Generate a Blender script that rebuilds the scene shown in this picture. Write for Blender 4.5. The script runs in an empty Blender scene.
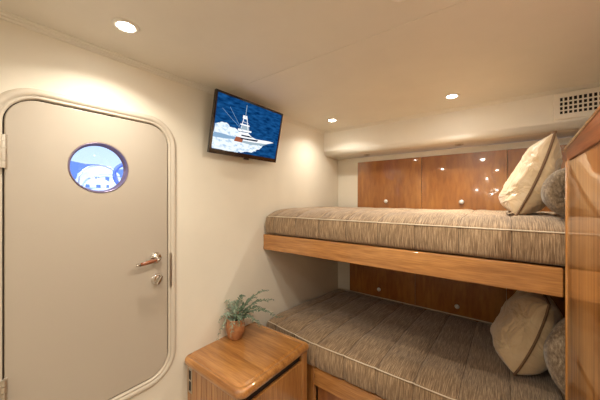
import bpy, bmesh, math, random
from mathutils import Vector, Matrix, noise
PI = math.pi
S = bpy.context.scene
C = S.collection
random.seed(4)

# ------------------------------------------------------------------ camera
F, U1, V0, CAMZ = 267.0, 503.0, 198.0, 1.35
yaw = math.atan((U1 - 300) / F)
cd = bpy.data.cameras.new('camera'); cam = bpy.data.objects.new('camera', cd); C.objects.link(cam)
cam.location = (0, 0, CAMZ); cam.rotation_euler = (PI / 2, 0, yaw)
cd.sensor_width = 36; cd.lens = 36 * F / 600; cd.shift_y = (V0 - 200) / 600; cd.clip_start = .02
S.camera = cam
# ------------------------------------------------------------------ world, sun, exposure
W = bpy.data.worlds.new('daylight'); S.world = W; W.use_nodes = True
nt = W.node_tree; bg = nt.nodes['Background']
tc = nt.nodes.new('ShaderNodeTexCoord'); sx = nt.nodes.new('ShaderNodeSeparateXYZ'); cr = nt.nodes.new('ShaderNodeValToRGB')
nt.links.new(tc.outputs['Generated'], sx.inputs[0]); nt.links.new(sx.outputs[2], cr.inputs[0]); nt.links.new(cr.outputs[0], bg.inputs[0])
cr.color_ramp.elements[0].color = (.62, .76, 1, 1); cr.color_ramp.elements[0].position = 0
cr.color_ramp.elements[1].color = (.30, .45, 1, 1); cr.color_ramp.elements[1].position = .45
bg.inputs[1].default_value = 1.5
sl = bpy.data.lights.new('sun', 'SUN'); sl.energy = 6; sl.angle = .01; sl.color = (.85, .92, 1)
so = bpy.data.objects.new('sun', sl); C.objects.link(so)
so.rotation_euler = Vector((-.75, .35, -.75)).to_track_quat('-Z', 'Y').to_euler()
S.view_settings.view_transform = 'Standard'; S.view_settings.look = 'None'
S.view_settings.gamma = 1; S.view_settings.use_curve_mapping = False
S.view_settings.exposure = 0.14
LAMP_W = 6.0
LAMP_COL = (1, .95, .83)

# ------------------------------------------------------------------ materials
def mat(name, col, rough=.5, metal=0, coat=0, spec=.5):
    m = bpy.data.materials.new(name); m.use_nodes = True
    b = m.node_tree.nodes['Principled BSDF']
    b.inputs['Base Color'].default_value = (*col, 1); b.inputs['Roughness'].default_value = rough
    b.inputs['Metallic'].default_value = metal; b.inputs['Coat Weight'].default_value = coat
    b.inputs['Coat Roughness'].default_value = .03; b.inputs['Specular IOR Level'].default_value = spec
    return m
def N(m, t, **k):
    n = m.node_tree.nodes.new(t)
    for a, b in k.items(): setattr(n, a, b)
    return n
def L(m, a, b): m.node_tree.links.new(a, b)
def BS(m): return m.node_tree.nodes['Principled BSDF']
def coords(m, scale):
    t = N(m, 'ShaderNodeTexCoord'); mp = N(m, 'ShaderNodeMapping'); mp.inputs['Scale'].default_value = scale
    L(m, t.outputs['Object'], mp.inputs[0]); return mp.outputs[0]
def noise_ramp(m, scale, stops, nscale=1, detail=6, rough=.6, dist=0):
    v = coords(m, scale); n = N(m, 'ShaderNodeTexNoise'); n.inputs['Scale'].default_value = nscale
    n.inputs['Detail'].default_value = detail; n.inputs['Roughness'].default_value = rough; n.inputs['Distortion'].default_value = dist
    L(m, v, n.inputs['Vector']); r = N(m, 'ShaderNodeValToRGB'); e = r.color_ramp.elements
    while len(e) < len(stops): e.new(.5)
    for i, (p, c) in enumerate(stops): e[i].position = p; e[i].color = (*c, 1)
    L(m, n.outputs['Fac'], r.inputs[0]); return n, r
def bump(m, height, strength, dist=.002):
    b = N(m, 'ShaderNodeBump'); b.inputs['Strength'].default_value = strength; b.inputs['Distance'].default_value = dist
    L(m, height, b.inputs['Height']); L(m, b.outputs[0], BS(m).inputs['Normal'])
def wood(name, scale, light, mid, dark, rough=.3, coat=1.0, fine=None):
    m = mat(name, mid, rough, 0, coat)
    n, r = noise_ramp(m, scale, [(.3, dark), (.5, mid), (.72, light)], 1, 8, .62, .4)
    v2 = coords(m, tuple(s * 7 for s in scale) if fine is None else fine)
    n2 = N(m, 'ShaderNodeTexNoise'); n2.inputs['Scale'].default_value = 1; n2.inputs['Detail'].default_value = 4
    L(m, v2, n2.inputs['Vector'])
    mx = N(m, 'ShaderNodeMix', data_type='RGBA', blend_type='MULTIPLY'); mx.inputs[0].default_value = .55
    r2 = N(m, 'ShaderNodeValToRGB'); r2.color_ramp.elements[0].position = .35; r2.color_ramp.elements[0].color = (.55, .45, .38, 1)
    r2.color_ramp.elements[1].position = .6; r2.color_ramp.elements[1].color = (1, 1, 1, 1)
    L(m, n2.outputs['Fac'], r2.inputs[0]); L(m, r.outputs[0], mx.inputs[6]); L(m, r2.outputs[0], mx.inputs[7])
    L(m, mx.outputs[2], BS(m).inputs['Base Color']); return m
M = {}
def vinyl(name, col, s=260):
    m = mat(name, col, .55, 0, 0, .35)
    c2 = tuple(c * .94 for c in col)
    n, r = noise_ramp(m, (3, 3, 3), [(.3, c2), (.7, col)], 1, 5)
    L(m, r.outputs[0], BS(m).inputs['Base Color'])
    v = coords(m, (s, s, s)); nn = N(m, 'ShaderNodeTexNoise'); nn.inputs['Scale'].default_value = 1; nn.inputs['Detail'].default_value = 2
    L(m, v, nn.inputs['Vector']); bump(m, nn.outputs['Fac'], .25, .0008); return m
M['wall'] = vinyl('cream_wall_vinyl', (.80, .73, .61))
M['ceiling'] = vinyl('ceiling_vinyl', (.83, .78, .69))
M['soffit'] = vinyl('soffit_vinyl', (.88, .83, .74))
M['door'] = mat('door_gelcoat', (.475, .405, .325), .38, 0, 0)
M['casing'] = mat('casing_plastic', (.60, .52, .42), .4)
M['gap'] = mat('dark_gap_flange', (.035, .02, .012), .7)
CH = ((.60, .29, .088), (.46, .20, .052), (.29, .11, .026))
M['wood_x'] = wood('cherry_wood_grain_x', (1.6, 22, 22), *CH)
M['wood_y'] = wood('cherry_wood_grain_y', (22, 1.6, 22), *CH)
M['wood_z'] = wood('cherry_wood_grain_z', (16, 16, 1.0), *CH)
M['panel'] = wood('cherry_panel_veneer', (5, 5, 1.2), (.47, .20, .045), (.38, .14, .026), (.26, .085, .014))
M['panel_low'] = wood('cherry_panel_veneer_lower', (5, 5, 1.2), (.46, .19, .06), (.38, .14, .038), (.27, .09, .022))
M['part'] = wood('partition_veneer', (26, 26, .6), (.62, .30, .09), (.43, .185, .05), (.20, .07, .015), .35, coat=.85)
BS(M['part']).inputs['Coat IOR'].default_value = 1.6
BS(M['part']).inputs['Specular IOR Level'].default_value = .15
M['trim_dark'] = wood('partition_cap_mahogany', (20, 1.2, 20), (.36, .12, .04), (.22, .065, .02), (.11, .03, .009), .4, .12)
BS(M['trim_dark']).inputs['Specular IOR Level'].default_value = .2
M['metal'] = mat('brushed_nickel', (.62, .56, .48), .38, 1)
M['knob'] = mat('satin_steel_knob', (.82, .80, .76), .4, .5)
M['chrome'] = mat('polished_chrome', (.66, .61, .56), .10, 1)
M['wood_grip'] = mat('varnished_wood_grip', (.22, .06, .02), .25, 0, 1)
M['black'] = mat('black_plastic', (.012, .010, .010), .25, 0, .5)
M['tvframe'] = mat('tv_frame_gloss', (.018, .006, .004), .15, 0, .6)
M['dark'] = mat('dark_recess', (.02, .012, .008), .8)
M['vent'] = mat('vent_plastic', (.88, .82, .72), .45)
M['white'] = mat('white_trim', (.85, .80, .72), .4)
M['carpet'] = vinyl('beige_carpet', (.48, .42, .35), 400)
M['pot'] = wood('terracotta_pot', (10, 10, 10), (.55, .26, .11), (.47, .20, .08), (.36, .14, .05), .45, .3)
M['soil'] = mat('potting_soil', (.05, .03, .02), .9)
M['leaf'] = mat('fern_leaf', (.10, .145, .085), .5)
M['leaf2'] = mat('fern_leaf_pale', (.25, .31, .22), .5)
M['bodyw'] = mat('white_gelcoat', (.85, .88, .95), .3)
M['bluew'] = mat('blue_canvas', (.10, .16, .55), .5)
M['hill'] = mat('distant_hill', (.09, .15, .36), .9)
M['hill2'] = mat('shore_rock', (.45, .55, .8), .9)
def fabric(name, cols, scale, bs=.5, nscale=1):
    m = mat(name, cols[1], .85, 0, 0, .2)
    BS(m).inputs['Sheen Weight'].default_value = .25
    n, r = noise_ramp(m, scale, [(.30, cols[0]), (.5, cols[1]), (.71, cols[2])], nscale, 5, .7)
    L(m, r.outputs[0], BS(m).inputs['Base Color']); bump(m, n.outputs['Fac'], bs, .003); return m
FC = ((.085, .043, .019), (.265, .172, .096), (.60, .425, .26))
M['bed'] = fabric('woven_bedspread', FC, (300, 11, 13), .55)
M['bolster'] = fabric('woven_bolster', ((.07, .043, .022), (.17, .117, .07), (.36, .27, .18)), (150, 60, 60), .5)
M['sham'] = fabric('woven_sham', ((.08, .048, .026), (.19, .13, .08), (.40, .30, .20)), (160, 60, 60), .5)
M['satin'] = mat('champagne_satin', (.57, .41, .24), .46, 0, 0, .5)
BS(M['satin']).inputs['Sheen Weight'].default_value = .4
v = coords(M['satin'], (6, 6, 6)); _n = N(M['satin'], 'ShaderNodeTexNoise'); _n.inputs['Scale'].default_value = 1; _n.inputs['Detail'].default_value = 3
_n.inputs['Distortion'].default_value = 1.5
L(M['satin'], v, _n.inputs['Vector']); bump(M['satin'], _n.outputs['Fac'], .8, .05)
M['brownpipe'] = mat('brown_cord', (.16, .085, .04), .7)
M['pipe'] = mat('cream_cord', (.68, .57, .43), .7)
M['thread'] = mat('brown_quilting_thread', (.10, .06, .035), .9)
def emit(name, col, s):
    m = bpy.data.materials.new(name); m.use_nodes = True; t = m.node_tree; t.nodes.clear()
    e = t.nodes.new('ShaderNodeEmission'); e.inputs[0].default_value = (*col, 1); e.inputs[1].default_value = s
    o = t.nodes.new('ShaderNodeOutputMaterial'); t.links.new(e.outputs[0], o.inputs[0]); return m
M['lens'] = emit('lamp_lens', (1, .95, .85), 75)
g = bpy.data.materials.new('port_glass'); g.use_nodes = True; t = g.node_tree; t.nodes.clear()
a = t.nodes.new('ShaderNodeBsdfTransparent'); a.inputs[0].default_value = (.93, .96, 1, 1); b = t.nodes.new('ShaderNodeBsdfGlossy'); b.inputs['Roughness'].default_value = .02
f = t.nodes.new('ShaderNodeMixShader'); f.inputs[0].default_value = .05
o = t.nodes.new('ShaderNodeOutputMaterial')
t.links.new(a.outputs[0], f.inputs[1]); t.links.new(b.outputs[0], f.inputs[2]); t.links.new(f.outputs[0], o.inputs[0])
M['glass'] = g

# ------------------------------------------------------------------ helpers
def link(name, me, m, parent=None, smooth=False):
    o = bpy.data.objects.new(name, me); C.objects.link(o)
    for mm in (m if isinstance(m, (list, tuple)) else [m]): me.materials.append(mm)
    if parent: o.parent = parent
    if smooth:
        for p in me.polygons: p.use_smooth = True
    return o
def obj(name, bm, m, parent=None, smooth=False, loc=None, fix=True):
    if fix: bmesh.ops.recalc_face_normals(bm, faces=bm.faces)
    me = bpy.data.meshes.new(name); bm.to_mesh(me); bm.free()
    o = link(name, me, m, parent, smooth)
    if smooth == 'auto':
        pass
    if loc: o.location = loc
    return o
def thing(name, label, cat, loc=(0, 0, 0), group=None, rot=(0, 0, 0)):
    o = bpy.data.objects.new(name, None); C.objects.link(o); o.location = loc; o.rotation_euler = rot; o.empty_display_size = .05
    o['label'] = label; o['category'] = cat
    if group: o['group'] = group
    return o
def tag(o, label, cat, group=None):
    o['label'] = label; o['category'] = cat
    if group: o['group'] = group
    return o
def struct(o): o['kind'] = 'structure'; return o
def box(bm, x0, x1, y0, y1, z0, z1, bev=0, seg=2, mi=0):
    n0 = len(bm.verts)
    r = bmesh.ops.create_cube(bm, size=1, matrix=Matrix.LocRotScale(((x0 + x1) / 2, (y0 + y1) / 2, (z0 + z1) / 2), None, (x1 - x0, y1 - y0, z1 - z0)))
    vs = r['verts']
    fs = list({f for v in vs for f in v.link_faces})
    for f in fs: f.material_index = mi
    if bev > 0:
        es = list({e for v in vs for e in v.link_edges})
        bmesh.ops.bevel(bm, geom=es, offset=bev, segments=seg, profile=.5, affect='EDGES')
    return bm
def B(*a, **k):
    bm = bmesh.new(); return box(bm, *a, **k)
def tube(bm, pts, r, seg=8, mi=0, closed=False, radii=None):
    pts = [Vector(p) for p in pts]; n = len(pts); rings = []; up = Vector((0, 0, 1))
    for i, p in enumerate(pts):
        if closed: t = pts[(i + 1) % n] - pts[i - 1]
        else: t = pts[min(i + 1, n - 1)] - pts[max(i - 1, 0)]
        t.normalize()
        s = t.cross(up)
        if s.length < .15: s = t.cross(Vector((1, .3, 0)))
        s.normalize(); q = s.cross(t).normalized()
        rr = radii[i] if radii else r
        rings.append([bm.verts.new(p + (s * math.cos(2 * PI * k / seg) + q * math.sin(2 * PI * k / seg)) * rr) for k in range(seg)])
    m = n if closed else n - 1
    for i in range(m):
        A, Bq = rings[i], rings[(i + 1) % n]
        for k in range(seg):
            f = bm.faces.new((A[k], A[(k + 1) % seg], Bq[(k + 1) % seg], Bq[k])); f.material_index = mi; f.smooth = True
    if not closed:
        for R_ in (rings[0], rings[-1]):
            f = bm.faces.new(R_); f.material_index = mi
    return bm
def lathe(bm, prof, seg=32, M4=None, mi=0):
    rings = []
    for r, z in prof:
        rings.append([bm.verts.new(Vector((r * math.cos(2 * PI * k / seg), r * math.sin(2 * PI * k / seg), z))) for k in range(seg)] if r > 1e-6 else [bm.verts.new(Vector((0, 0, z)))])
    for A, D in zip(rings, rings[1:]):
        for k in range(seg):
            q = [A[k % len(A)], A[(k + 1) % len(A)], D[(k + 1) % len(D)], D[k % len(D)]]
            u = []
            for v_ in q:
                if v_ not in u: u.append(v_)
            if len(u) > 2:
                f = bm.faces.new(u); f.material_index = mi; f.smooth = True
    if M4: bmesh.ops.transform(bm, matrix=M4, verts=[v_ for r_ in rings for v_ in r_])
    return bm
def axisM(loc, d):
    return Matrix.Translation(loc) @ Vector(d).to_track_quat('Z', 'Y').to_matrix().to_4x4()
def rrect(a0, a1, b0, b1, r, n=10):
    o = []
    for (cx, cy, s) in ((a1 - r, b1 - r, 0), (a0 + r, b1 - r, 1), (a0 + r, b0 + r, 2), (a1 - r, b0 + r, 3)):
        for i in range(n + 1):
            t = (s + i / n) * PI / 2; o.append((cx + r * math.cos(t), cy + r * math.sin(t)))
    return o
def circ(cx, cy, r, n=48): return [(cx + r * math.cos(2 * PI * i / n), cy + r * math.sin(2 * PI * i / n)) for i in range(n)]
def plate(name, loops, thick, mapf, m, parent=None, bev=0, bres=3):
    """flat outline (first loop) with holes, given thickness; mapf (a,b,c) -> world; c in [-thick, 0]"""
    cu = bpy.data.curves.new(name, 'CURVE'); cu.dimensions = '2D'; cu.fill_mode = 'BOTH'
    cu.extrude = max(thick / 2 - bev, 1e-5); cu.bevel_depth = bev; cu.bevel_resolution = bres; cu.offset = -bev
    for lp in loops:
        sp = cu.splines.new('POLY'); sp.points.add(len(lp) - 1); sp.use_cyclic_u = True
        for p, (x, y) in zip(sp.points, lp): p.co = (x, y, 0, 1)
    t_ = bpy.data.objects.new('tmp', cu); C.objects.link(t_)
    dg = bpy.context.evaluated_depsgraph_get(); dg.update()
    me = bpy.data.meshes.new_from_object(t_.evaluated_get(dg)); me.name = name
    bpy.data.objects.remove(t_); bpy.data.curves.remove(cu); me.materials.clear()
    bm = bmesh.new(); bm.from_mesh(me); bpy.data.meshes.remove(me)
    bmesh.ops.remove_doubles(bm, verts=bm.verts, dist=1e-5)
    for v_ in bm.verts:
        v_.co = Vector(mapf(v_.co.x, v_.co.y, v_.co.z - thick / 2))
    return obj(name, bm, m, parent)
def rings_frame(loops, closed_profile=True):
    """skin successive closed loops of 3D points"""
    bm = bmesh.new(); R_ = [[bm.verts.new(Vector(p)) for p in lp] for lp in loops]
    n = len(R_[0])
    for A, D in zip(R_, R_[1:]):
        for k in range(n): bm.faces.new((A[k], A[(k + 1) % n], D[(k + 1) % n], D[k]))
    return bm

XL, YF, YS, YR, ZC, XR, YB = -1.4, 2.511, 2.231, 1.393, 2.0, .66, -2.6
# ================================================================== SETTING
DY0, DY1, DZ0, DZ1 = .118, .692, .452, 1.716       # door leaf
PC = (.400, 1.481); PR = .103                        # portlight
wl = plate('wall_left', [[(YB, 0), (YF + .05, 0), (YF + .05, ZC + .05), (YB, ZC + .05)], rrect(DY0 - .012, DY1 + .012, DZ0 - .012, DZ1 + .012, .105)],
           .05, lambda a, b, c: (XL + c, a, b), M['wall'])
struct(wl)
struct(obj('wall_far', B(XL - .05, XR + .05, YF, YF + .05, 0, ZC + .05), M['wall']))
struct(obj('wall_right', B(XR, XR + .05, YB, YF, 0, ZC + .05), M['wall']))
struct(obj('wall_back', B(XL - .05, XR + .05, YB - .05, YB, 0, ZC + .05), M['wall']))
struct(obj('floor', B(XL - .05, XR + .05, YB - .05, YF + .05, -.05, 0), M['carpet']))
# ceiling: two liner panels that meet in a shallow groove
bm = bmesh.new()
YG = 1.03
box(bm, XL - .05, XR + .05, YB - .05, YG - .0012, ZC, ZC + .05, .0015, 1)
box(bm, XL - .05, XR + .05, YG + .0012, YF + .05, ZC, ZC + .05, .0015, 1)
box(bm, XL - .05, XR + .05, YG - .01, YG + .01, ZC + .004, ZC + .04)
struct(obj('ceiling', bm, M['ceiling']))
# narrow edge trims under the ceiling
def prism_y(bm, prof, y0, y1):
    A = [bm.verts.new((x, y0, z)) for x, z in prof]; D = [bm.verts.new((x, y1, z)) for x, z in prof]; n = len(prof)
    for k in range(n): bm.faces.new((A[k], A[(k + 1) % n], D[(k + 1) % n], D[k]))
    bm.faces.new(A); bm.faces.new(D[::-1]); return bm
def prism_x(bm, prof, x0, x1):
    A = [bm.verts.new((x0, y, z)) for y, z in prof]; D = [bm.verts.new((x1, y, z)) for y, z in prof]; n = len(prof)
    for k in range(n): bm.faces.new((A[k], A[(k + 1) % n], D[(k + 1) % n], D[k]))
    bm.faces.new(A); bm.faces.new(D[::-1]); return bm
struct(obj('trim_1', prism_y(bmesh.new(), [(XL, ZC), (XL + .022, ZC), (XL + .022, ZC - .004), (XL + .014, ZC - .007), (XL + .012, ZC - .012), (XL + .006, ZC - .014), (XL + .005, ZC - .022), (XL, ZC - .024)], YB, YS), M['ceiling']))
struct(obj('trim_2', prism_x(bmesh.new(), [(YS, ZC), (YS - .022, ZC), (YS - .022, ZC - .004), (YS - .014, ZC - .007), (YS - .012, ZC - .012), (YS - .004, ZC - .014), (YS, ZC - .020)], XL + .022, XR), M['ceiling']))
# soffit over the berths with a rounded lower edge
pr = [(YF, ZC - .001), (YS, ZC - .001)]
r = .045
for i in range(11):
    t_ = PI + i / 10 * PI / 2; pr.append((YS + r + r * math.cos(t_), 1.762 + r + r * math.sin(t_)))
pr += [(YS + .10, 1.7625), (YF, 1.756)]
sf = obj('trim_3', prism_x(bmesh.new(), pr, XL, XR), M['soffit'])
struct(sf)
for p in sf.data.polygons: p.use_smooth = len(p.vertices) == 4 and abs(p.normal.y) > .01 and abs(p.normal.z) > .05
# door casing: stepped profile swept round the rounded opening
def ring3(a0, a1, b0, b1, r, x): return [(x, a, b) for a, b in rrect(a0, a1, b0, b1, r, 12)]
def fr(off, x, r0=.098): return ring3(DY0 - off, DY1 + off, DZ0 - off, DZ1 + off, r0 + off, x)
cs = rings_frame([fr(.005, XL - .05), fr(.005, XL + .006), fr(.009, XL + .010), fr(.015, XL + .010), fr(.0165, XL + .007), fr(.018, XL + .012), fr(.034, XL + .014), fr(.044, XL + .008), fr(.047, XL)])
cs = obj('trim_4', cs, M['casing']); struct(cs)
for p in cs.data.polygons: p.use_smooth = True

# ================================================================== DOOR
door = obj('door_1', B(XL - .03, XL - .029, DY0 + .1, DY0 + .101, DZ0 + .02, DZ0 + .021), M['gap']); struct(door)
door.data.clear_geometry()
lf = plate('door_leaf_tmp', [rrect(DY0, DY1, DZ0, DZ1, .093, 12), circ(*PC, PR + .006, 64)], .036, lambda a, b, c: (XL + .004 + c, a, b), M['door'], None, .004, 2)
door.data = lf.data; bpy.data.objects.remove(lf); door.data.materials.clear(); door.data.materials.append(M['door'])
# dark flange added behind the door gap to stop light leaking in
obj('added_gap_flange', rings_frame([fr(.0115, XL - .004, .093), fr(-.012, XL - .006, .093), fr(-.012, XL - .034, .093), fr(.0115, XL - .036, .093)]), M['gap'], door)
def cring(r_, x): return [(x, a, b) for a, b in circ(*PC, r_, 64)]
pf = obj('port_frame', rings_frame([cring(PR + .007, XL + .003), cring(PR + .006, XL + .0055), cring(PR + .003, XL + .006), cring(PR + .001, XL + .004), cring(PR, XL - .020), cring(PR - .005, XL - .021), cring(PR - .005, XL - .026), cring(PR + .007, XL - .026), cring(PR + .007, XL + .003)]), mat('port_rim', (.22, .17, .24), .3, .5), door)
for p in pf.data.polygons: p.use_smooth = True
bm = bmesh.new(); lathe(bm, [(0, -.002), (PR - .004, -.002), (PR - .004, .002), (0, .002)], 48, axisM((XL - .0235, *PC), (1, 0, 0)))
obj('port_glass', bm, M['glass'], door)
def hinge(z0, z1):
    bm = bmesh.new(); y = DY0 - .002
    zz = (z1 - z0) / 5
    for k in range(5):
        lathe(bm, [(0, z0 + k * zz + .0008), (.0075, z0 + k * zz + .0008), (.0075, z0 + (k + 1) * zz - .0008), (0, z0 + (k + 1) * zz - .0008)], 16, Matrix.Translation((XL + .016, y, 0)))
    box(bm, XL + .0045, XL + .008, y, y + .010, z0, z1, .001, 1)
    box(bm, XL + .012, XL + .016, y - .016, y, z0, z1, .001, 1)
    for k in (.2, .5, .8): lathe(bm, [(0, .002), (.004, .002), (.0045, 0)], 10, axisM((XL + .016, y - .008, z0 + (z1 - z0) * k), (1, 0, 0)))
    o_ = obj('hinge', bm, M['metal'], door)
    for p_ in o_.data.polygons: p_.use_smooth = False
    return o_
hinge(1.455, 1.572); hinge(.60, .717)
# lever handle and deadbolt
HY, HZ = .632, 1.048
bm = bmesh.new(); lathe(bm, [(0, .014), (.010, .014), (.014, .011), (.023, .009), (.027, .005), (.029, 0)], 32, axisM((XL + .004, HY, HZ), (1, 0, 0)))
rose = obj('handle_rose', bm, M['chrome'], door, 'auto')
bm = bmesh.new(); tube(bm, [(XL + .015, HY, HZ), (XL + .045, HY, HZ), (XL + .054, HY - .006, HZ - .001), (XL + .056, HY - .022, HZ - .002)], .0085, 14)
lv = obj('lever_handle', bm, M['chrome'], door)
bm = bmesh.new(); tube(bm, [(XL + .056, HY - .020, HZ - .002), (XL + .056, HY - .05, HZ - .005), (XL + .055, HY - .075, HZ - .008), (XL + .053, HY - .092, HZ - .010)], .009, 14, radii=[.009, .0095, .009, .008])
obj('wooden_grip', bm, M['wood_grip'], lv)['label'] = 'reddish varnished wooden grip'
bm = bmesh.new(); tube(bm, [(XL + .053, HY - .091, HZ - .010), (XL + .052, HY - .100, HZ - .011), (XL + .050, HY - .108, HZ - .012)], .009, 14, radii=[.009, .0095, .007])
obj('chrome_tip', bm, M['chrome'], lv)
KZ = .940
bm = bmesh.new(); lathe(bm, [(0, .012), (.013, .012), (.021, .010), (.026, .006), (.029, 0)], 32, axisM((XL + .004, HY + .006, KZ), (1, 0, 0)))
kb = obj('deadbolt', bm, M['chrome'], door)
bm = bmesh.new(); box(bm, -.022, .022, -.006, .006, .008, .034, .003, 2)
bmesh.ops.transform(bm, matrix=axisM((XL + .006, HY + .006, KZ), (1, 0, 0)) @ Matrix.Rotation(math.radians(60), 4, 'Z'), verts=bm.verts)
obj('thumb_turn', bm, M['chrome'], kb)
obj('strike_plate', B(XL + .0125, XL + .0155, .6985, .7095, .885, 1.062, .001, 1), M['metal'], None)
sp_ = bpy.data.objects['strike_plate']; sp_.parent = door

# ================================================================== DOWNLIGHTS
def downlight(x, y, label, lampw=None, r=.034, group='recessed ceiling downlights'):
    t_ = thing('ceiling_downlight', label, 'ceiling light', (x, y, ZC), group)
    bm = bmesh.new(); lathe(bm, [(r * .78, 0), (r * .80, -.003), (r * 1.0, -.0055), (r * 1.28, -.004), (r * 1.36, 0)], 40)
    obj('trim_ring', bm, M['white'], t_, 'auto')
    bm = bmesh.new(); lathe(bm, [(0, -.0085), (r * .3, -.0080), (r * .55, -.0065), (r * .72, -.0040), (r * .78, 0)], 32)
    obj('lens', bm, M['lens'], t_)
    ld = bpy.data.lights.new('downlight_lamp', 'AREA'); ld.shape = 'DISK'; ld.size = r * 1.5; ld.energy = LAMP_W if lampw is None else lampw
    ld.color = LAMP_COL; ld.spread = math.radians(136 if x < -1.1 else 116 if y > 1.8 else 179)
    lo = bpy.data.objects.new('downlight_lamp', ld); C.objects.link(lo); lo.parent = t_; lo.location = (0, 0, -.0095)
    return t_
downlight(-1.134, .405, 'bright recessed ceiling downlight above the cabin door, biggest in view', 3.8)
downlight(-1.134, 1.935, 'small recessed ceiling downlight in the corner left of the soffit', 2.6)
downlight(-.259, 1.941, 'recessed ceiling downlight above the middle of the upper bunk', 7.2)
downlight(-.250, .86, 'recessed ceiling downlight at the top edge of the view', 7)
downlight(-.26, -.15, 'recessed ceiling downlight behind the viewpoint', 6.0)
downlight(.40, .55, 'unseen downlight added over the locker to brighten the soffit', 8.5)  # added out of view to brighten the right of the soffit and vent
downlight(-1.0, -1.2, 'unseen downlight added at the rear left of the cabin as fill light')  # extra fill lamp, added behind the camera
downlight(-.10, -2.0, 'recessed ceiling downlight at the rear end of the cabin')

# invented globe lamps, out of view, added to reflect as dots in the berth panels
for (x, z), lab in zip(((-.489, 1.539), (-.109, 1.532), (-.201, 1.442), (-.295, 1.80)), ('left', 'right', 'lowest', 'highest')):
    t_ = thing('added_dot_globe', lab + ' unseen glowing globe added at the rear to reflect as a dot in the cherry panels', 'wall lamp', (x, YB, z + .06), 'added globes for panel reflections')
    bm = bmesh.new(); lathe(bm, [(0, .03), (.012, .03), (.012, .01), (.03, .008), (.032, 0), (0, 0)], 20, axisM((0, 0, 0), (0, 1, 0))); obj('base', bm, M['chrome'], t_)
    bm = bmesh.new(); bmesh.ops.create_uvsphere(bm, u_segments=20, v_segments=12, radius=.020, matrix=Matrix.Translation((0, .054, 0))); obj('globe', bm, M['lens'], t_, True)

# ================================================================== BERTH WALL PANELS
def berth_panel(x0, x1, z0, z1, kx, kz, label, group):
    t_ = thing('berth_panel', label, 'wood panel', ((x0 + x1) / 2, YF - .001 - (.0036 if z0 > 1 else 0), z0), group)
    if z0 > 1: t_.rotation_euler = (-.006, 0, 0)
    cx = (x0 + x1) / 2
    obj('veneer', B(x0 - cx + .0015, x1 - cx - .0015, -.012, 0, 0, z1 - z0, .0012, 1), M['panel'], t_)
    bm = bmesh.new(); lathe(bm, [(0, .022), (.008, .0215), (.0135, .018), (.0145, .014), (.012, .010), (.006, .007), (.006, 0)], 24, axisM((kx - cx, -.012, kz - z0), (0, -1, 0)) @ Matrix.Scale(1.25, 4))
    obj('knob', bm, M['knob'], t_)
    return t_
berth_panel(-1.17, -.566, 1.17, 1.708, -.874, 1.319, 'glossy cherry panel above the upper bunk, nearest the door wall', 'cherry panels over the upper bunk')
berth_panel(-.566, .026, 1.17, 1.708, -.264, 1.319, 'glossy cherry panel above the upper bunk, middle one with light reflections', 'cherry panels over the upper bunk')
berth_panel(.026, .618, 1.17, 1.708, .33, 1.319, 'glossy cherry panel partly behind the cream cushion on the upper bunk', 'cherry panels over the upper bunk')
berth_panel(-1.258, -.62, .36, 1.05, -.942, .479, 'dark cherry panel behind the lower bunk, nearest the door wall', 'cherry panels behind the lower bunk')
berth_panel(-.62, .02, .36, 1.05, -.295, .475, 'dark cherry panel behind the lower bunk, ending behind the tan cushion', 'cherry panels behind the lower bunk')
berth_panel(.02, .618, .36, 1.05, .33, .475, 'dark cherry panel hidden behind the cushions of the lower bunk', 'cherry panels behind the lower bunk')

# ================================================================== BUNKS
ub = thing('bunk_bed_frame', 'cherry wood frame of the upper bunk with deep front rail', 'bunk', (0, YR, .975))
obj('front_rail', B(XL + .002, .182, 0, .028, 0, .111, .006, 3), M['wood_x'], ub)
obj('base_board', B(XL + .002, XR - .03, .028, YF - YR - .016, .045, .098), M['wood_x'], ub)
lb = thing('bunk_bed_frame', 'cherry wood base of the lower bunk beside the nightstand', 'bunk', (0, 1.375, 0))
obj('front_rail', B(-.93, .182, -.012, .02, .195, .305, .006, 3), M['wood_x'], lb)
obj('base_board', B(XL + .002, XR - .03, .02, YF - 1.375 - .016, .22, .285), M['wood_x'], lb)
obj('stile', B(-.985, -.931, -.010, .02, 0, .312, .003, 2), M['wood_z'], lb)
obj('kick_board', B(-.93, .182, .035, .05, 0, .2), M['panel_low'], lb)

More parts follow.
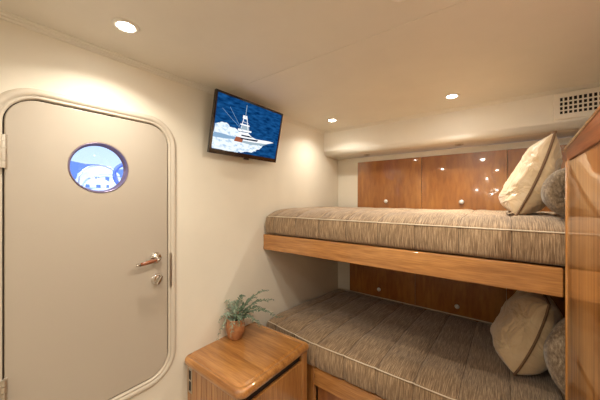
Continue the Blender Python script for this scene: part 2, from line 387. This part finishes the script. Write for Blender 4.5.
def mattress(name, label, x0, x1, y0, y1, z0, zt, seams, crown, front_out, parent=None, seed=1, lump=.006, drop=0, taper=0):
    t_ = thing(name, label, 'mattress', ((x0 + x1) / 2, y0, z0))
    ox, oy, oz = t_.location
    prof = []          # (dy, z, kind weight)
    H_ = zt - z0
    nfr = 12
    for i in range(nfr + 1):
        s = i / nfr
        prof.append((-(front_out) * math.sin(PI * min(1, s * 1.02)) ** .8 if 0 < s < 1 else 0, z0 + H_ * s))
    prof[0] = (.012, z0)
    D = y1 - y0
    ntop = 34
    for i in range(1, ntop + 1):
        s = i / ntop
        z = zt + crown * (1 - (1 - min(1, s / .16)) ** 2) if s < .8 else zt + crown * (1 - ((s - .8) / .2) ** 2 * .5)
        prof.append((D * s, z + drop * max(0, (s - .15) / .85)))
    prof.append((D, z0))
    xs = []
    n = int((x1 - x0) / .011)
    xs = sorted(set([x0 + (x1 - x0) * i / n for i in range(n + 1)] + [s for s in seams]))
    bm = bmesh.new(); rows = []
    for x in xs:
        e = min(x - x0, x1 - x); er = .028
        k = 1 - (1 - min(1, e / er)) ** 2.0
        k = math.sqrt(max(k, 0))
        ds = min([abs(x - s) for s in seams])
        groove = -math.exp(-(ds / .006) ** 2) * .007 - math.exp(-(ds / .03) ** 2) * .004
        row = []
        for j, (dy, z) in enumerate(prof):
            nz = noise.noise(Vector((x * 5, (y0 + dy) * 5, z * 5 + seed))) + .5 * noise.noise(Vector((x * 13, (y0 + dy) * 9, z * 13 + seed)))
            if j <= nfr:
                p = Vector((x, y0 + dy - groove - nz * lump * (0 if j == nfr else 1) * (j > 0), z))
                if j == nfr: p.y = y0 + groove * -.4
            elif j < len(prof) - 1:
                w = min(1, dy / .06)
                p = Vector((x, y0 + dy, z + (groove + nz * lump * 1.2) * w))
            else: p = Vector((x, y0 + dy, z))
            zc = z0 + H_ * .35
            if p.z > zc: p.z = zc + (p.z - zc) * (.5 + .5 * k)
            if j <= nfr: p.y += (1 - k) * .03
            if x < -.95: p.y += taper * (-.95 - x) / .45 * (1 - min(1, dy / .3) if dy > 0 else 1)
            if x > .176 and taper and dy < .1: p.y += .05 * (1 - max(0, dy) / .1)
            row.append(bm.verts.new(p - Vector((ox, oy, oz))))
        rows.append(row)
    seamset = set(round(s, 5) for s in seams)
    for i in range(len(xs) - 1):
        for j in range(len(prof) - 1):
            f = bm.faces.new((rows[i][j], rows[i + 1][j], rows[i + 1][j + 1], rows[i][j + 1])); f.smooth = True
        bm.faces.new((rows[i][0], rows[i][-1], rows[i + 1][-1], rows[i + 1][0]))
    bm.faces.new(rows[0]); bm.faces.new(rows[-1][::-1])
    edge = [rows[i][nfr].co.copy() + Vector((0, -.002, .002)) for i in range(0, len(xs), 2)]
    back = [Vector((xs[i] - ox, y1 - .012 - oy, zt + drop + crown * .5 + .010 - oz)) for i in range(2, len(xs) - 2, 3)]
    lines = []
    for s in seams:
        i = min(range(len(xs)), key=lambda q: abs(xs[q] - s))
        lines.append([rows[i][j].co.copy() for j in range(1, len(prof) - 1)])
    m_ = obj('bedspread', bm, M['bed'], t_)
    bm = bmesh.new(); tube(bm, edge, .0028, 8); obj('piping', bm, M['pipe'], m_)['label'] = 'cream piping along the front edge'
    bm = bmesh.new(); tube(bm, back, .005, 8); obj('rear_piping', bm, M['pipe'], m_)
    bm = bmesh.new()
    for ln in lines:
        tube(bm, [p + Vector((0, -.0006, .0006)) for p in ln], .0012, 5)
    obj('quilting_seams', bm, M['thread'], m_)
    return t_
sU = [.029 + .19 * k for k in range(-7, 4) if -1.38 < .029 + .19 * k < .6]
mattress('mattress', 'upper bunk mattress under a quilted grey-brown woven bedspread', XL + .008, .60, 1.403, YF - .03, 1.090, 1.216, sU, .050, .012, seed=3)
sL = [-.16 + .187 * k for k in range(-6, 5) if -1.38 < -.16 + .187 * k < .6]
mattress('mattress', 'lower bunk mattress under a quilted grey-brown woven bedspread', XL + .008, .60, 1.358, YF - .03, .308, .452, sL, .016, .014, seed=9, drop=-.062, taper=.055)

# ================================================================== LOCKER AT THE FOOT (partition on the right)
XP = .184
lk = thing('locker', 'tall glossy cherry locker at the right edge, beside the bunks', 'cabinet', (XP, .45, 0))
obj('side_panel', B(.004, .030, 0, YR - .45 - .012, 0, 1.495, .001, 1), M['part'], lk)
bm = bmesh.new(); tube(bm, [(.010, YR - .45 - .008, 0), (.010, YR - .45 - .008, 1.485)], .0105, 14)
obj('edge_trim', bm, M['part'], lk)
bm = bmesh.new()
pr = [(.0, 1.488), (YR - .45 - .070, 1.482), (YR - .45 + .002, 1.528), (.0, 1.598)]
A = [bm.verts.new((-.002, y, z)) for y, z in pr]; D = [bm.verts.new((.45, y, z)) for y, z in pr]
for k in range(4): bm.faces.new((A[k], A[(k + 1) % 4], D[(k + 1) % 4], D[k]))
bm.faces.new(A); bm.faces.new(D[::-1]); bmesh.ops.recalc_face_normals(bm, faces=bm.faces)
bmesh.ops.bevel(bm, geom=list(bm.edges), offset=.0015, segments=2, affect='EDGES')
obj('top_cap', bm, M['trim_dark'], lk)['label'] = 'darker mahogany top cap'
bm = bmesh.new(); tube(bm, [(-.002, YR - .45 + .002, 1.528), (-.002, 0, 1.596)], .0045, 10)
obj('cap_edge', bm, M['part'], lk)
obj('end_panel', B(.030, .45, YR - .45 - .03, YR - .45 - .012, 0, 1.484), M['part'], lk)
obj('front_panel', B(.030, .45, 0, .018, 0, 1.486), M['part'], lk)

# ================================================================== NIGHTSTAND
NX0, NX1, NY0, NY1, NZ = XL + .002, -.928, .780, 1.322, .476
ns = thing('nightstand', 'glossy cherry wood nightstand with rounded top beside the lower bunk', 'nightstand', ((NX0 + NX1) / 2, (NY0 + NY1) / 2, 0))
ox, oy = ns.location[0], ns.location[1]
def outline(e, r_):
    o = []
    x1, y0, y1, x0 = NX1 - e, NY0 + e, NY1 - (e if e > 0 else 0), NX0
    for i in range(13):
        t_ = -PI / 2 + i / 12 * PI / 2; o.append((x1 - r_ + r_ * math.cos(t_), y0 + r_ + r_ * math.sin(t_)))
    rb = .02
    for i in range(7):
        t_ = i / 6 * PI / 2; o.append((x1 - rb + rb * math.cos(t_), y1 - rb + rb * math.sin(t_)))
    o.append((x0, y1)); rb = .018
    for i in range(9):
        t_ = PI + i / 8 * PI / 2; o.append((x0 + rb + rb * math.cos(t_), y0 + rb + rb * math.sin(t_)))
    return o
lo_ = []
for e, z in [(.02, NZ - .046), (.008, NZ - .044), (.001, NZ - .034), (0, NZ - .022), (.002, NZ - .010), (.009, NZ - .002), (.014, NZ), (.024, NZ), (.027, NZ - .006), (.031, NZ - .007), (.038, NZ - .001), (.046, NZ + .001)]:
    lo_.append([(x - ox, y - oy, z) for x, y in outline(e, .05 - e * .4)])
bm = rings_frame(lo_); bm.verts.ensure_lookup_table()
n = len(lo_[0]); bm.faces.new([bm.verts[i] for i in range(n)][::-1]); bm.faces.new([bm.verts[i] for i in range(len(bm.verts) - n, len(bm.verts))])
tp = obj('tabletop', bm, M['wood_x'], ns)
for p in tp.data.polygons: p.use_smooth = len(p.vertices) == 4
bx0, bx1, by0, by1 = NX0 - ox, NX1 - .018 - ox, NY0 + .024 - oy, NY1 - .006 - oy
zt = NZ - .044
obj('body', B(bx0, bx1 - .022, by0, by1, 0, zt - .001, .002, 1), M['wood_z'], ns)
for nm, ya, yb, zz in (('front_stile', by0, by0 + .03, zt - .05), ('front_stile', by1 - .05, by1, zt - .001)):
    obj(nm, B(bx1 - .022, bx1, ya, yb, 0, zz, .003, 2), M['wood_z'], ns)
obj('gap_shade_sheet', B(bx1 - .0215, bx1 - .019, by0 + .002, by1 - .05, zt - .055, zt - .002), M['dark'], ns)  # dark sheet colours in the shade of the gap under the top
dr = obj('door', B(bx1 - .021, bx1 - .002, by0 + .032, by1 - .052, .03, zt - .05, .004, 2), M['wood_z'], ns)
# vent-like latch plate on the side that faces the cabin door
lx = -1.366 - ox
bm = bmesh.new()
for k in range(1, 10):
    x = bx0 + (bx1 - bx0) * k / 10
    if abs(x - lx) > .018: box(bm, x - .0009, x + .0009, by0 - .0006, by0 + .0004, .02, zt - .004)
obj('plank_groove', bm, M['trim_dark'], ns)
pl_ = obj('latch_plate', B(lx - .017, lx + .017, by0 - .004, by0, .280, .418, .001, 1), M['metal'], ns)
bm = bmesh.new()
box(bm, lx - .009, lx + .009, by0 - .0048, by0 - .0035, .294, .345); box(bm, lx - .009, lx + .009, by0 - .0048, by0 - .0035, .356, .404)
obj('latch_slot', bm, M['dark'], pl_)

# ================================================================== POTTED FERN
px, py = -1.331, 1.085
pt = thing('potted_fern', 'small fern in a round terracotta pot on the nightstand', 'potted plant', (px, py, NZ + .0005)); pt.scale = (1.42, 1.42, 1.66)
bm = bmesh.new(); lathe(bm, [(0, 0), (.024, 0), (.031, .006), (.039, .024), (.042, .042), (.040, .060), (.037, .070), (.039, .074), (.0385, .077), (.034, .076), (.033, .062), (0, .060)], 36)
obj('pot', bm, M['pot'], pt)
bm = bmesh.new(); lathe(bm, [(0, .068), (.02, .067), (.0335, .063)], 20); obj('soil', bm, M['soil'], pt)
rnd = random.Random(11)
def frond(az, length, rise, droop, mm, nleaf=17, lw=.029):
    pts = []
    for i in range(15):
        s = i / 14
        rr = length * s; z = .066 + rise * math.sin(min(1, s * 1.1) * PI * .5) * 1.0 - droop * s ** 2.2
        a_ = az + .25 * s * (rnd.random() - .2)
        pts.append(Vector((rr * math.cos(a_), rr * math.sin(a_), z)))
    bm = bmesh.new(); tube(bm, pts, .0012, 5, radii=[.0016 * (1 - .7 * i / 14) for i in range(15)])
    for k in range(nleaf):
        s = .18 + .82 * k / (nleaf - 1); i = min(13, int(s * 14)); fr_ = s * 14 - i
        p = pts[i].lerp(pts[i + 1], fr_); t_ = (pts[i + 1] - pts[i]).normalized(); sd = t_.cross(Vector((0, 0, 1))).normalized()
        ll = lw * (1.15 - .8 * s) * rnd.uniform(.8, 1.15)
        for sg in (-1, 1):
            dirv = (sd * sg + t_ * .75 + Vector((0, 0, rnd.uniform(-.1, .35)))).normalized(); wv = dirv.cross(Vector((0, 0, 1))).normalized() * ll * .2
            up_ = Vector((0, 0, .0015))
            tip = p + dirv * ll - Vector((0, 0, ll * .15)); m1 = p + dirv * ll * .45
            vs = [bm.verts.new(q) for q in (p, m1 + wv, tip, m1 - wv, m1 + up_ + Vector((0, 0, .001)))]
            for q in ((0, 1, 4), (1, 2, 4), (2, 3, 4), (3, 0, 4), (0, 3, 1), (1, 3, 2)):
                f = bm.faces.new([vs[w] for w in q])
    for v_ in bm.verts: v_.co.x = max(v_.co.x, (XL + .003 - px) / 1.42 + .001 * noise.noise(v_.co * 50))
    return obj('frond', bm, mm, pt)
# direction to the right in the picture is (cos yaw, sin yaw)
R0 = yaw
for az, ln, ri, dp in [(R0 + .1, .165, .085, .02), (R0 - .15, .20, .075, .065), (R0 + .25, .14, .10, 0), (R0 - .4, .12, .045, .05), (R0 + .6, .10, .075, .01), (R0 + 1.2, .07, .09, .02), (R0 - 1.2, .08, .06, .05),
                       (R0 - .02, .12, .06, .02)]:
    frond(az, ln, ri, dp, M['leaf'])
for az, ln, ri, dp in [(R0 + 2.6, .065, .07, .035), (R0 + 3.3, .07, .05, .05), (R0 - 2.2, .07, .055, .05), (R0 - 1.7, .06, .03, .06), (R0 + 1.9, .06, .075, .03), (R0 + 2.9, .05, .085, .02), (R0 - .8, .06, .05, .05), (R0 - 2.8, .075, .03, .085)]:
    frond(az, ln, ri, dp, M['leaf2'], 9, .026)

# ================================================================== TELEVISION
TW, TH = .560, .352
tilt = .2117
tv = thing('television', 'flat television on the door wall showing a white fishing boat', 'television', (-1.297, 1.174, 1.782))
tv.rotation_euler = Matrix(((-math.sin(tilt) * 0, math.sin(tilt), math.cos(tilt)), (1, 0, 0), (0, math.cos(tilt), -math.sin(tilt)))).to_euler()
# local axes: x = width (+y world), y = up, z = screen normal
bm = bmesh.new(); box(bm, -TW / 2, TW / 2, -TH / 2, TH / 2, -.018, 0, .004, 2)
obj('casing', bm, M['black'], tv)
b1 = .012
bm = bmesh.new()
lo1 = [(sx_ * TW / 2, sy_ * TH / 2, -.002) for sx_, sy_ in ((-1, -1), (1, -1), (1, 1), (-1, 1))]
sw, st, sb = TW / 2 - b1, TH / 2 - b1, -TH / 2 + .026
lo2 = [(x, y, .004) for x, y, z in lo1]
lo3 = [(-sw, sb, .004), (sw, sb, .004), (sw, st, .004), (-sw, st, .004)]
lo4 = [(x, y, .001) for x, y, z in lo3]
obj('bezel', rings_frame([lo1, lo2, lo3, lo4]), M['tvframe'], tv)
bm = bmesh.new(); box(bm, -.02, .02, sb - .036, sb - .024, -.004, .006, .002, 2); obj('sensor_window', bm, M['black'], tv)
# picture on the screen, laid out on its own plane (screen units: 0..1 across, 0..1 up)
sea = emit('screen_sea', (.0, .03, .16), 1.0); st_ = sea.node_tree
tcn = st_.nodes.new('ShaderNodeTexCoord'); mp = st_.nodes.new('ShaderNodeMapping'); mp.inputs['Scale'].default_value = (18, 70, 1); mp.inputs['Rotation'].default_value = (0, 0, .12)
nn = st_.nodes.new('ShaderNodeTexNoise'); nn.inputs['Scale'].default_value = 1; nn.inputs['Detail'].default_value = 3
rr = st_.nodes.new('ShaderNodeValToRGB'); e = rr.color_ramp.elements; e[0].position = .3; e[0].color = (.0, .018, .085, 1); e[1].position = .72; e[1].color = (.012, .10, .30, 1)
st_.links.new(tcn.outputs['Object'], mp.inputs[0]); st_.links.new(mp.outputs[0], nn.inputs['Vector']); st_.links.new(nn.outputs['Fac'], rr.inputs[0])
st_.links.new(rr.outputs[0], st_.nodes['Emission'].inputs[0])
foam = emit('screen_foam', (.8, .9, 1), 1.0); st_ = foam.node_tree
tcn = st_.nodes.new('ShaderNodeTexCoord'); mp = st_.nodes.new('ShaderNodeMapping'); mp.inputs['Scale'].default_value = (30, 60, 1)
nn = st_.nodes.new('ShaderNodeTexNoise'); nn.inputs['Scale'].default_value = 1; nn.inputs['Detail'].default_value = 5
rr = st_.nodes.new('ShaderNodeValToRGB'); e = rr.color_ramp.elements; e[0].position = .34; e[0].color = (.42, .60, .78, 1); e[1].position = .50; e[1].color = (.85, .93, 1, 1)
st_.links.new(tcn.outputs['Object'], mp.inputs[0]); st_.links.new(mp.outputs[0], nn.inputs['Vector']); st_.links.new(nn.outputs['Fac'], rr.inputs[0]); st_.links.new(rr.outputs[0], st_.nodes['Emission'].inputs[0])
scm = [sea, foam, emit('screen_white', (.95, .97, 1), 1.0), emit('screen_shade', (.35, .45, .52), 1), emit('screen_dark', (.01, .02, .05), 1), emit('screen_red', (.35, .10, .05), 1), emit('screen_line', (.25, .40, .58), 1)]
bm = bmesh.new(); lay = [0]
def sp(u, v_, z): return (-sw + 2 * sw * u, sb + (st - sb) * v_, z)
SHIP = [False]
def poly(pts, mi):
    lay[0] += 1
    if SHIP[0]: pts = [(.935 - (.935 - u) * 1.2, v_ * 1.04 - .02) for u, v_ in pts]
    f = bm.faces.new([bm.verts.new(sp(u, v_, .0012 + lay[0] * .00006)) for u, v_ in pts]); f.material_index = mi
    f.normal_update()
    if f.normal.z < 0: f.normal_flip()
def blob(pts, mi, n=3, amp=.012, seed=0):
    o = []; rg = random.Random(seed)
    for i in range(len(pts)):
        a_, b_ = Vector(pts[i]), Vector(pts[(i + 1) % len(pts)])
        for k in range(n):
            q = a_.lerp(b_, k / n); o.append((min(1, max(0, q.x + rg.uniform(-amp, amp))), min(1, max(0, q.y + rg.uniform(-amp, amp)))))
    poly(o, mi)
poly([(0, 0), (1, 0), (1, 1), (0, 1)], 0)
blob([(0, .44), (.10, .52), (.22, .47), (.36, .42), (.42, .34), (.42, .22), (.60, .16), (.68, .22), (.74, .24), (.66, .12), (.58, .05), (.40, .02), (.30, .0), (.0, .0)], 1, 5, .015, 2)
blob([(0, .30), (.30, .29), (.34, .24), (.0, .22)], 6, 4, .008, 5)
blob([(0, .18), (.24, .20), (.30, .15), (0, .10)], 1, 4, .01, 6)
blob([(.60, .0), (.75, .22), (.95, .26), (1, .20), (1, 0)], 0, 4, .012, 7)
SHIP[0] = True
# hull, cabin, flybridge, tower, outriggers
poly([(.41, .235), (.80, .285), (.93, .355), (.86, .365), (.66, .345), (.41, .315)], 2)
poly([(.41, .235), (.60, .215), (.78, .255), (.84, .30), (.62, .27), (.41, .262)], 3)
poly([(.39, .225), (.41, .315), (.50, .315), (.49, .225)], 5)
poly([(.46, .31), (.70, .335), (.68, .30), (.47, .285)], 4)
poly([(.44, .325), (.68, .338), (.60, .372), (.55, .43), (.44, .41)], 2)
poly([(.47, .345), (.62, .352), (.57, .378), (.47, .37)], 4)
poly([(.42, .425), (.59, .445), (.59, .475), (.42, .47)], 2)
poly([(.46, .47), (.47, .56), (.55, .55), (.56, .47)], 3)
poly([(.44, .545), (.56, .55), (.55, .575), (.44, .57)], 2)
poly([(.46, .67), (.52, .67), (.51, .735), (.46, .73)], 2)
def sline(a_, b_, w, mi):
    a_, b_ = Vector(a_), Vector(b_); d_ = (b_ - a_).normalized(); q = Vector((-d_.y, d_.x)) * w
    poly([tuple(a_ - q), tuple(b_ - q), tuple(b_ + q), tuple(a_ + q)], mi)
sline((.45, .42), (.475, .70), .004, 2); sline((.55, .43), (.51, .70), .004, 2); sline((.49, .70), (.49, .93), .003, 3)
sline((.50, .42), (.22, .74), .0022, 6); sline((.47, .45), (.30, .80), .002, 6); sline((.46, .62), (.54, .60), .003, 2)
SHIP[0] = False
# small pale caption mark low on the picture
poly([(.04, .075), (.10, .075), (.10, .10), (.04, .10)], 2)
obj('screen', bm, scm, tv, fix=False)
# wall bracket
bm = bmesh.new()
box(bm, -.05, .05, -.05, .05, -.045, -.016, .002, 1)
obj('bracket_plate', bm, M['black'], tv)
bm = bmesh.new(); tube(bm, [(0, 0, -.04), (0, -.02, -.075), (0, -.012, -.098)], .015, 10); obj('bracket_arm', bm, M['black'], tv)

# ================================================================== VENT GRILLE ON THE SOFFIT
vg = thing('air_vent', 'cream air vent grille with dark square openings at the upper right', 'vent', (.43, YS, 1.900))
vx0, vx1, vz0, vz1 = -.187, .187, -.079, .079
ix0, ix1, iz0, iz1 = -.162, .162, -.052, .052
lo1 = [(vx0, 0, vz0), (vx1, 0, vz0), (vx1, 0, vz1), (vx0, 0, vz1)]
def sc(lp, k, y): return [(x - math.copysign(k, x), y, z - math.copysign(k, z)) for x, _, z in lp]
inn = [(ix0, 0, iz0), (ix1, 0, iz0), (ix1, 0, iz1), (ix0, 0, iz1)]
obj('vent_frame', rings_frame([lo1, sc(lo1, .001, -.010), sc(lo1, .005, -.014), sc(inn, -.004, -.014), sc(inn, 0, -.006), sc(inn, 0, -.0005)]), M['vent'], vg)
obj('backing', B(ix0, ix1, -.0012, -.0004, iz0, iz1), M['dark'], vg)
bm = bmesh.new()
for k in range(1, 16):
    x = ix0 + (ix1 - ix0) * k / 16; box(bm, x - .0034, x + .0034, -.008, -.001, iz0, iz1)
for k in range(1, 4):
    z = iz0 + (iz1 - iz0) * k / 4; box(bm, ix0, ix1, -.0074, -.0012, z - .0038, z + .0038)
obj('grille', bm, M['vent'], vg)
# two little fittings in the underside of the soffit
for x, y, lab in ((-1.028, 2.40, 'small unlit reading fitting under the soffit, nearest the door wall'), (-.268, 2.37, 'small unlit reading fitting under the soffit, above the middle of the bunk')):
    t_ = thing('soffit_fitting', lab, 'light fitting', (x, y, 1.7598), 'soffit fittings')
    bm = bmesh.new(); lathe(bm, [(.012, .002), (.014, -.003), (.024, -.005), (.030, -.003), (.031, .002)], 28); obj('bezel', bm, M['metal'], t_)
    bm = bmesh.new(); lathe(bm, [(0, -.002), (.013, -.002), (.013, .001)], 20); obj('lens', bm, M['dark'], t_)

# ================================================================== CUSHIONS
BOW = -1
def cushion(name, label, size, thick, mm, pipe_m, origin, wdir, udir, seed=1, pinch=.07, n=28, wr=.010, tuft=False, sizeu=None, flat=True, cr=.0):
    """wdir: across axis in the cushion plane, udir: up axis in plane; origin: centre"""
    t_ = thing(name, label, 'cushion', origin)
    wd = Vector(wdir).normalized(); ud = Vector(udir); ud = (ud - wd * ud.dot(wd)).normalized(); nd = wd.cross(ud)
    h = size / 2; hu = (sizeu or size) / 2
    def pos(u, v_, side):
        x = h * u * (1 - pinch * (1 - v_ * v_) * abs(u) ** 3); y = hu * v_ * (1 - pinch * (1 - u * u) * abs(v_) ** 3)
        bx_ = 2.6 if v_ > 0 or not flat else 3.4
        x *= 1 - cr * v_ ** 2 * u ** 2; y *= 1 - cr * v_ ** 2 * u ** 2
        th = thick / 2 * (1 if tuft else 1.12 - .28 * v_) * ((1 - abs(u) ** 2.6) * (1 - abs(v_) ** bx_)) ** .46
        w = noise.noise(Vector((u * 1.6 + seed, v_ * 1.6, side * 2.1))) * .5
        ang = math.atan2(v_, u); rad = math.hypot(u, v_)
        fold = noise.noise(Vector((math.cos(ang) * 5.5 + seed, math.sin(ang) * 5.5, side * 1.7 + rad * .8)))
        fold = 1 - abs(fold) * 2.2
        edge = (1 - abs(u) ** 4) * (1 - abs(v_) ** 4)
        th += edge * (w * wr * 1.5 + fold * wr * min(1, rad * 1.3))
        if not tuft: th += edge * .0045 * math.sin(9 * (v_ * .8 + u * .55) + 3.5 * w + seed)
        if tuft:
            th -= thick * .30 * math.exp(-(rad / .16) ** 2) - .5 * wr * math.sin(ang * 9 + seed) * math.exp(-(rad - .35) ** 2 / .05)
        bow = 0 if tuft else -.014 * (1 - v_ * v_)
        return wd * x + ud * y + nd * (side * max(th, 0) + bow * BOW)
    bm = bmesh.new()
    for side in (1, -1):
        G = [[bm.verts.new(pos(-math.cos(PI * i / n), -math.cos(PI * j / n), side)) for j in range(n + 1)] for i in range(n + 1)]
        for i in range(n):
            for j in range(n):
                f = bm.faces.new((G[i][j], G[i + 1][j], G[i + 1][j + 1], G[i][j + 1])); f.smooth = True
    bmesh.ops.remove_doubles(bm, verts=bm.verts, dist=2e-4)
    body = obj('cover', bm, mm, t_)
    per = []
    sm = [math.sin(PI / 2 * (-1 + 2 * i / 24)) for i in range(24)]
    for q in sm: per.append((q, -1))
    for q in sm: per.append((1, q))
    for q in sm: per.append((-q, 1))
    for q in sm: per.append((-1, -q))
    if pipe_m:
        bm = bmesh.new(); tube(bm, [pos(a_, b_, 0) * 1.018 for a_, b_ in per], .0055, 8, closed=True)
        obj('piping', bm, pipe_m, body)
    if tuft:
        for side in (1, -1):
            p = nd * side * (thick * .5 - thick * .30 + .004)
            bm = bmesh.new(); lathe(bm, [(0, .008), (.008, .007), (.0135, .003), (.0145, 0)], 20, axisM(p, nd * side))
            obj('button', bm, M['bolster'], body)
    return t_
LEAN = Vector((.36, 0, 1))
cushion('throw_cushion', 'champagne satin cushion with brown piping leaning on the upper bunk', .40, .15, M['satin'], M['brownpipe'],
        (.108, 1.845, 1.456), (-.05, 1, 0), LEAN, 1, wr=.013)
cushion('throw_cushion', 'tan satin cushion with brown piping leaning on the lower bunk', .415, .22, M['satin'], M['brownpipe'],
        (.098, 1.90, .662), (-.05, 1, 0), (.34, 0, 1), 5, flat=False, wr=.009, cr=.055, pinch=.03)
def round_cushion(label, R_, TH_, loc, mm, bx, bz, rz):
    bo = thing('round_cushion', label, 'cushion', loc, rot=(0, 0, rz))
    prof = [(0, .016), (.11, .012), (.19, .004), (.46, -.005), (.70, -.002), (.85, .008), (.935, .022), (.99, .045)]
    full = [(a * R_, b) for a, b in prof] + [(R_, TH_ / 2)] + [(a * R_, TH_ - b) for a, b in prof[::-1]]
    dense = []
    for (a, b), (c, d) in zip(full, full[1:]):
        dense += [(a + (c - a) * k / 3, b + (d - b) * k / 3) for k in range(3)]
    dense.append(full[-1])
    bm = bmesh.new(); lathe(bm, dense, 96, Matrix.Rotation(-PI / 2, 4, 'X'))
    for v_ in bm.verts:
        rr_ = math.hypot(v_.co.x, v_.co.z) / R_; an = math.atan2(v_.co.z, v_.co.x); sd = 1 if v_.co.y > TH_ / 2 else -1
        if rr_ > .1: v_.co.y += sd * (.006 * abs(math.sin(an * 7 + 2 * noise.noise(v_.co * 9))) - .003) * min(1, rr_ * 2) * (1 if rr_ < .97 else .2)
        k_ = 1 + .035 * noise.noise(Vector((v_.co.x * 9, v_.co.y * 7, v_.co.z * 9)) + Vector((R_ * 20, 0, 0))) * min(1, rr_); v_.co.x *= k_; v_.co.z *= k_
        if rr_ < .95 and sd < 0: v_.co.x += bx * (1 - rr_ / .95); v_.co.z += bz * (1 - rr_ / .95)
    obj('cover', bm, mm, bo)
    bm = bmesh.new(); lathe(bm, [(0, .012), (.009, .011), (.015, .006), (.0165, 0)], 20, axisM((bx, .010, bz), (0, -1, 0)))
    obj('button', bm, M['pipe'], bo)
round_cushion('grey-brown cushion with a central button beside the satin cushion, upper bunk', .106, .13, (.243, 1.485, 1.374), M['bolster'], -.034, -.030, .12)
round_cushion('dark grey-brown woven cushion partly behind the locker edge on the lower bunk', .222, .14, (.372, 1.49, .690), M['sham'], .02, 0, .15)

# ================================================================== OUTSIDE THE PORTLIGHT
def outs(u, z, D_):   # azimuth u (image column) at distance D_ -> world point at height z
    a_ = (u - 300) / F; d_ = Vector((-math.sin(yaw) + a_ * math.cos(yaw), math.cos(yaw) + a_ * math.sin(yaw))); d_ /= abs(d_.x)
    return Vector((d_.x * D_, d_.y * D_, z))
bm = bmesh.new(); prev = None; rows = []
for i in range(41):
    y = -10 + i * 1.4
    h_ = 4.7 + 1.0 * noise.noise(Vector((y * .11, 0, 3))) + .35 * noise.noise(Vector((y * .6, 0, 1)))
    rows.append([bm.verts.new((-30, y, -1)), bm.verts.new((-33, y, h_)), bm.verts.new((-42, y, -1))])
for A, D in zip(rows, rows[1:]):
    for k in range(2): bm.faces.new((A[k], A[k + 1], D[k + 1], D[k]))
    bm.faces.new((A[2], A[0], D[0], D[2]))
bm.faces.new(rows[0]); bm.faces.new(rows[-1])
tag(obj('hill', bm, M['hill'], loc=None), 'blue-grey hill ridge seen far off through the round door window', 'hill')
struct(obj('trim_5', B(-60, XL - .8, -20, 60, -1.2, -1.0), M['hill2']))
def hull(name, label, D_, u0, u1, ztop, zmid, seed):
    p0, p1 = outs(u0, 0, D_), outs(u1, 0, D_)
    t_ = thing(name, label, 'boat', (p0.x, (p0.y + p1.y) / 2, -1.0))
    w = abs(p1.y - p0.y) / 2
    bm = bmesh.new()   # hull: lofted sections along y
    secs = []
    for i in range(15):
        s = -1 + 2 * i / 14; b_ = .9 * max(.05, (1 - max(0, s) ** 2.2)); zz = zmid + 1.0 + .12 * max(0, s) ** 2
        secs.append([bm.verts.new((dx * b_, s * w * 1.6, z)) for dx, z in ((-.3, 0), (-.9, zz * .6), (-1, zz), (-.6, zz + .03), (.6, zz + .03), (1, zz), (.9, zz * .6), (.3, 0))])
    for A, D in zip(secs, secs[1:]):
        for k in range(8): bm.faces.new((A[k], A[(k + 1) % 8], D[(k + 1) % 8], D[k]))
    bm.faces.new(secs[0]); bm.faces.new(secs[-1]); obj('hull', bm, M['bodyw'], t_, True)
    bm = bmesh.new(); zb = zmid + 1.0; zt_ = ztop + 1.0
    outl = [(-w, zb)] + [(w * (1.0 if k < 4 else .92) * -math.cos(PI * k / 8), zb + (zt_ - zb) * math.sin(PI * k / 8) ** .6 * (1 if k < 5 else .93)) for k in range(1, 8)] + [(w, zb)]
    prf = []
    A = [bm.verts.new((-.5, y, z)) for y, z in outl]; D = [bm.verts.new((.5, y, z)) for y, z in outl]
    n_ = len(outl)
    for k in range(n_): bm.faces.new((A[k], A[(k + 1) % n_], D[(k + 1) % n_], D[k]))
    bm.faces.new(A); bm.faces.new(D[::-1]); bmesh.ops.recalc_face_normals(bm, faces=bm.faces)
    bmesh.ops.bevel(bm, geom=list(bm.edges), offset=.07, segments=3, affect='EDGES'); obj('deckhouse', bm, M['bodyw'], t_)
    for k, (ya, yb) in enumerate(((-.62, -.42), (-.10, .12), (.42, .56))):
        obj('window', B(.5, .515, w * ya, w * yb, zb + (zt_ - zb) * .30, zb + (zt_ - zb) * .50, .004, 1), M['bluew'], t_)
    bm = bmesh.new()
    tube(bm, [(.55, -w * math.cos(PI * k / 10), zb + .34 * math.sin(PI * k / 10) ** .5) for k in range(11)], .010, 6)
    obj('handrail', bm, M['metal'], t_)
    return t_
hull('motor_boat', 'white motor boat with rounded deckhouse seen through the round door window', 7.0, 80, 116, 2.06, 1.5, 1)
hull('motor_boat', 'low white boat nearer the round door window, at its lower left', 4.6, 66, 104, 1.62, 1.42, 2)
hp = outs(118, 1.62, 3.3)
fr_ = thing('fishing_chair', 'blue and white helm chair seen at the right of the door window', 'chair', (hp.x, hp.y, 0))
bm = bmesh.new(); tube(bm, [(0, 0, -1), (0, 0, 1.35)], .04, 10); obj('pedestal', bm, M['metal'], fr_)
bm = bmesh.new(); box(bm, -.2, .2, -.2, .2, 1.35, 1.45, .03, 2); obj('seat', bm, M['bodyw'], fr_)
bm = bmesh.new(); box(bm, -.2, .2, .16, .24, 1.45, 2.0, .03, 2); obj('backrest', bm, M['bluew'], fr_)
bm = bmesh.new(); tube(bm, [(.2, .02 + .12 * math.cos(k * PI / 12), 1.58 + .12 * math.sin(k * PI / 12)) for k in range(24)], .018, 8, closed=True); obj('armrest', bm, M['bluew'], fr_)
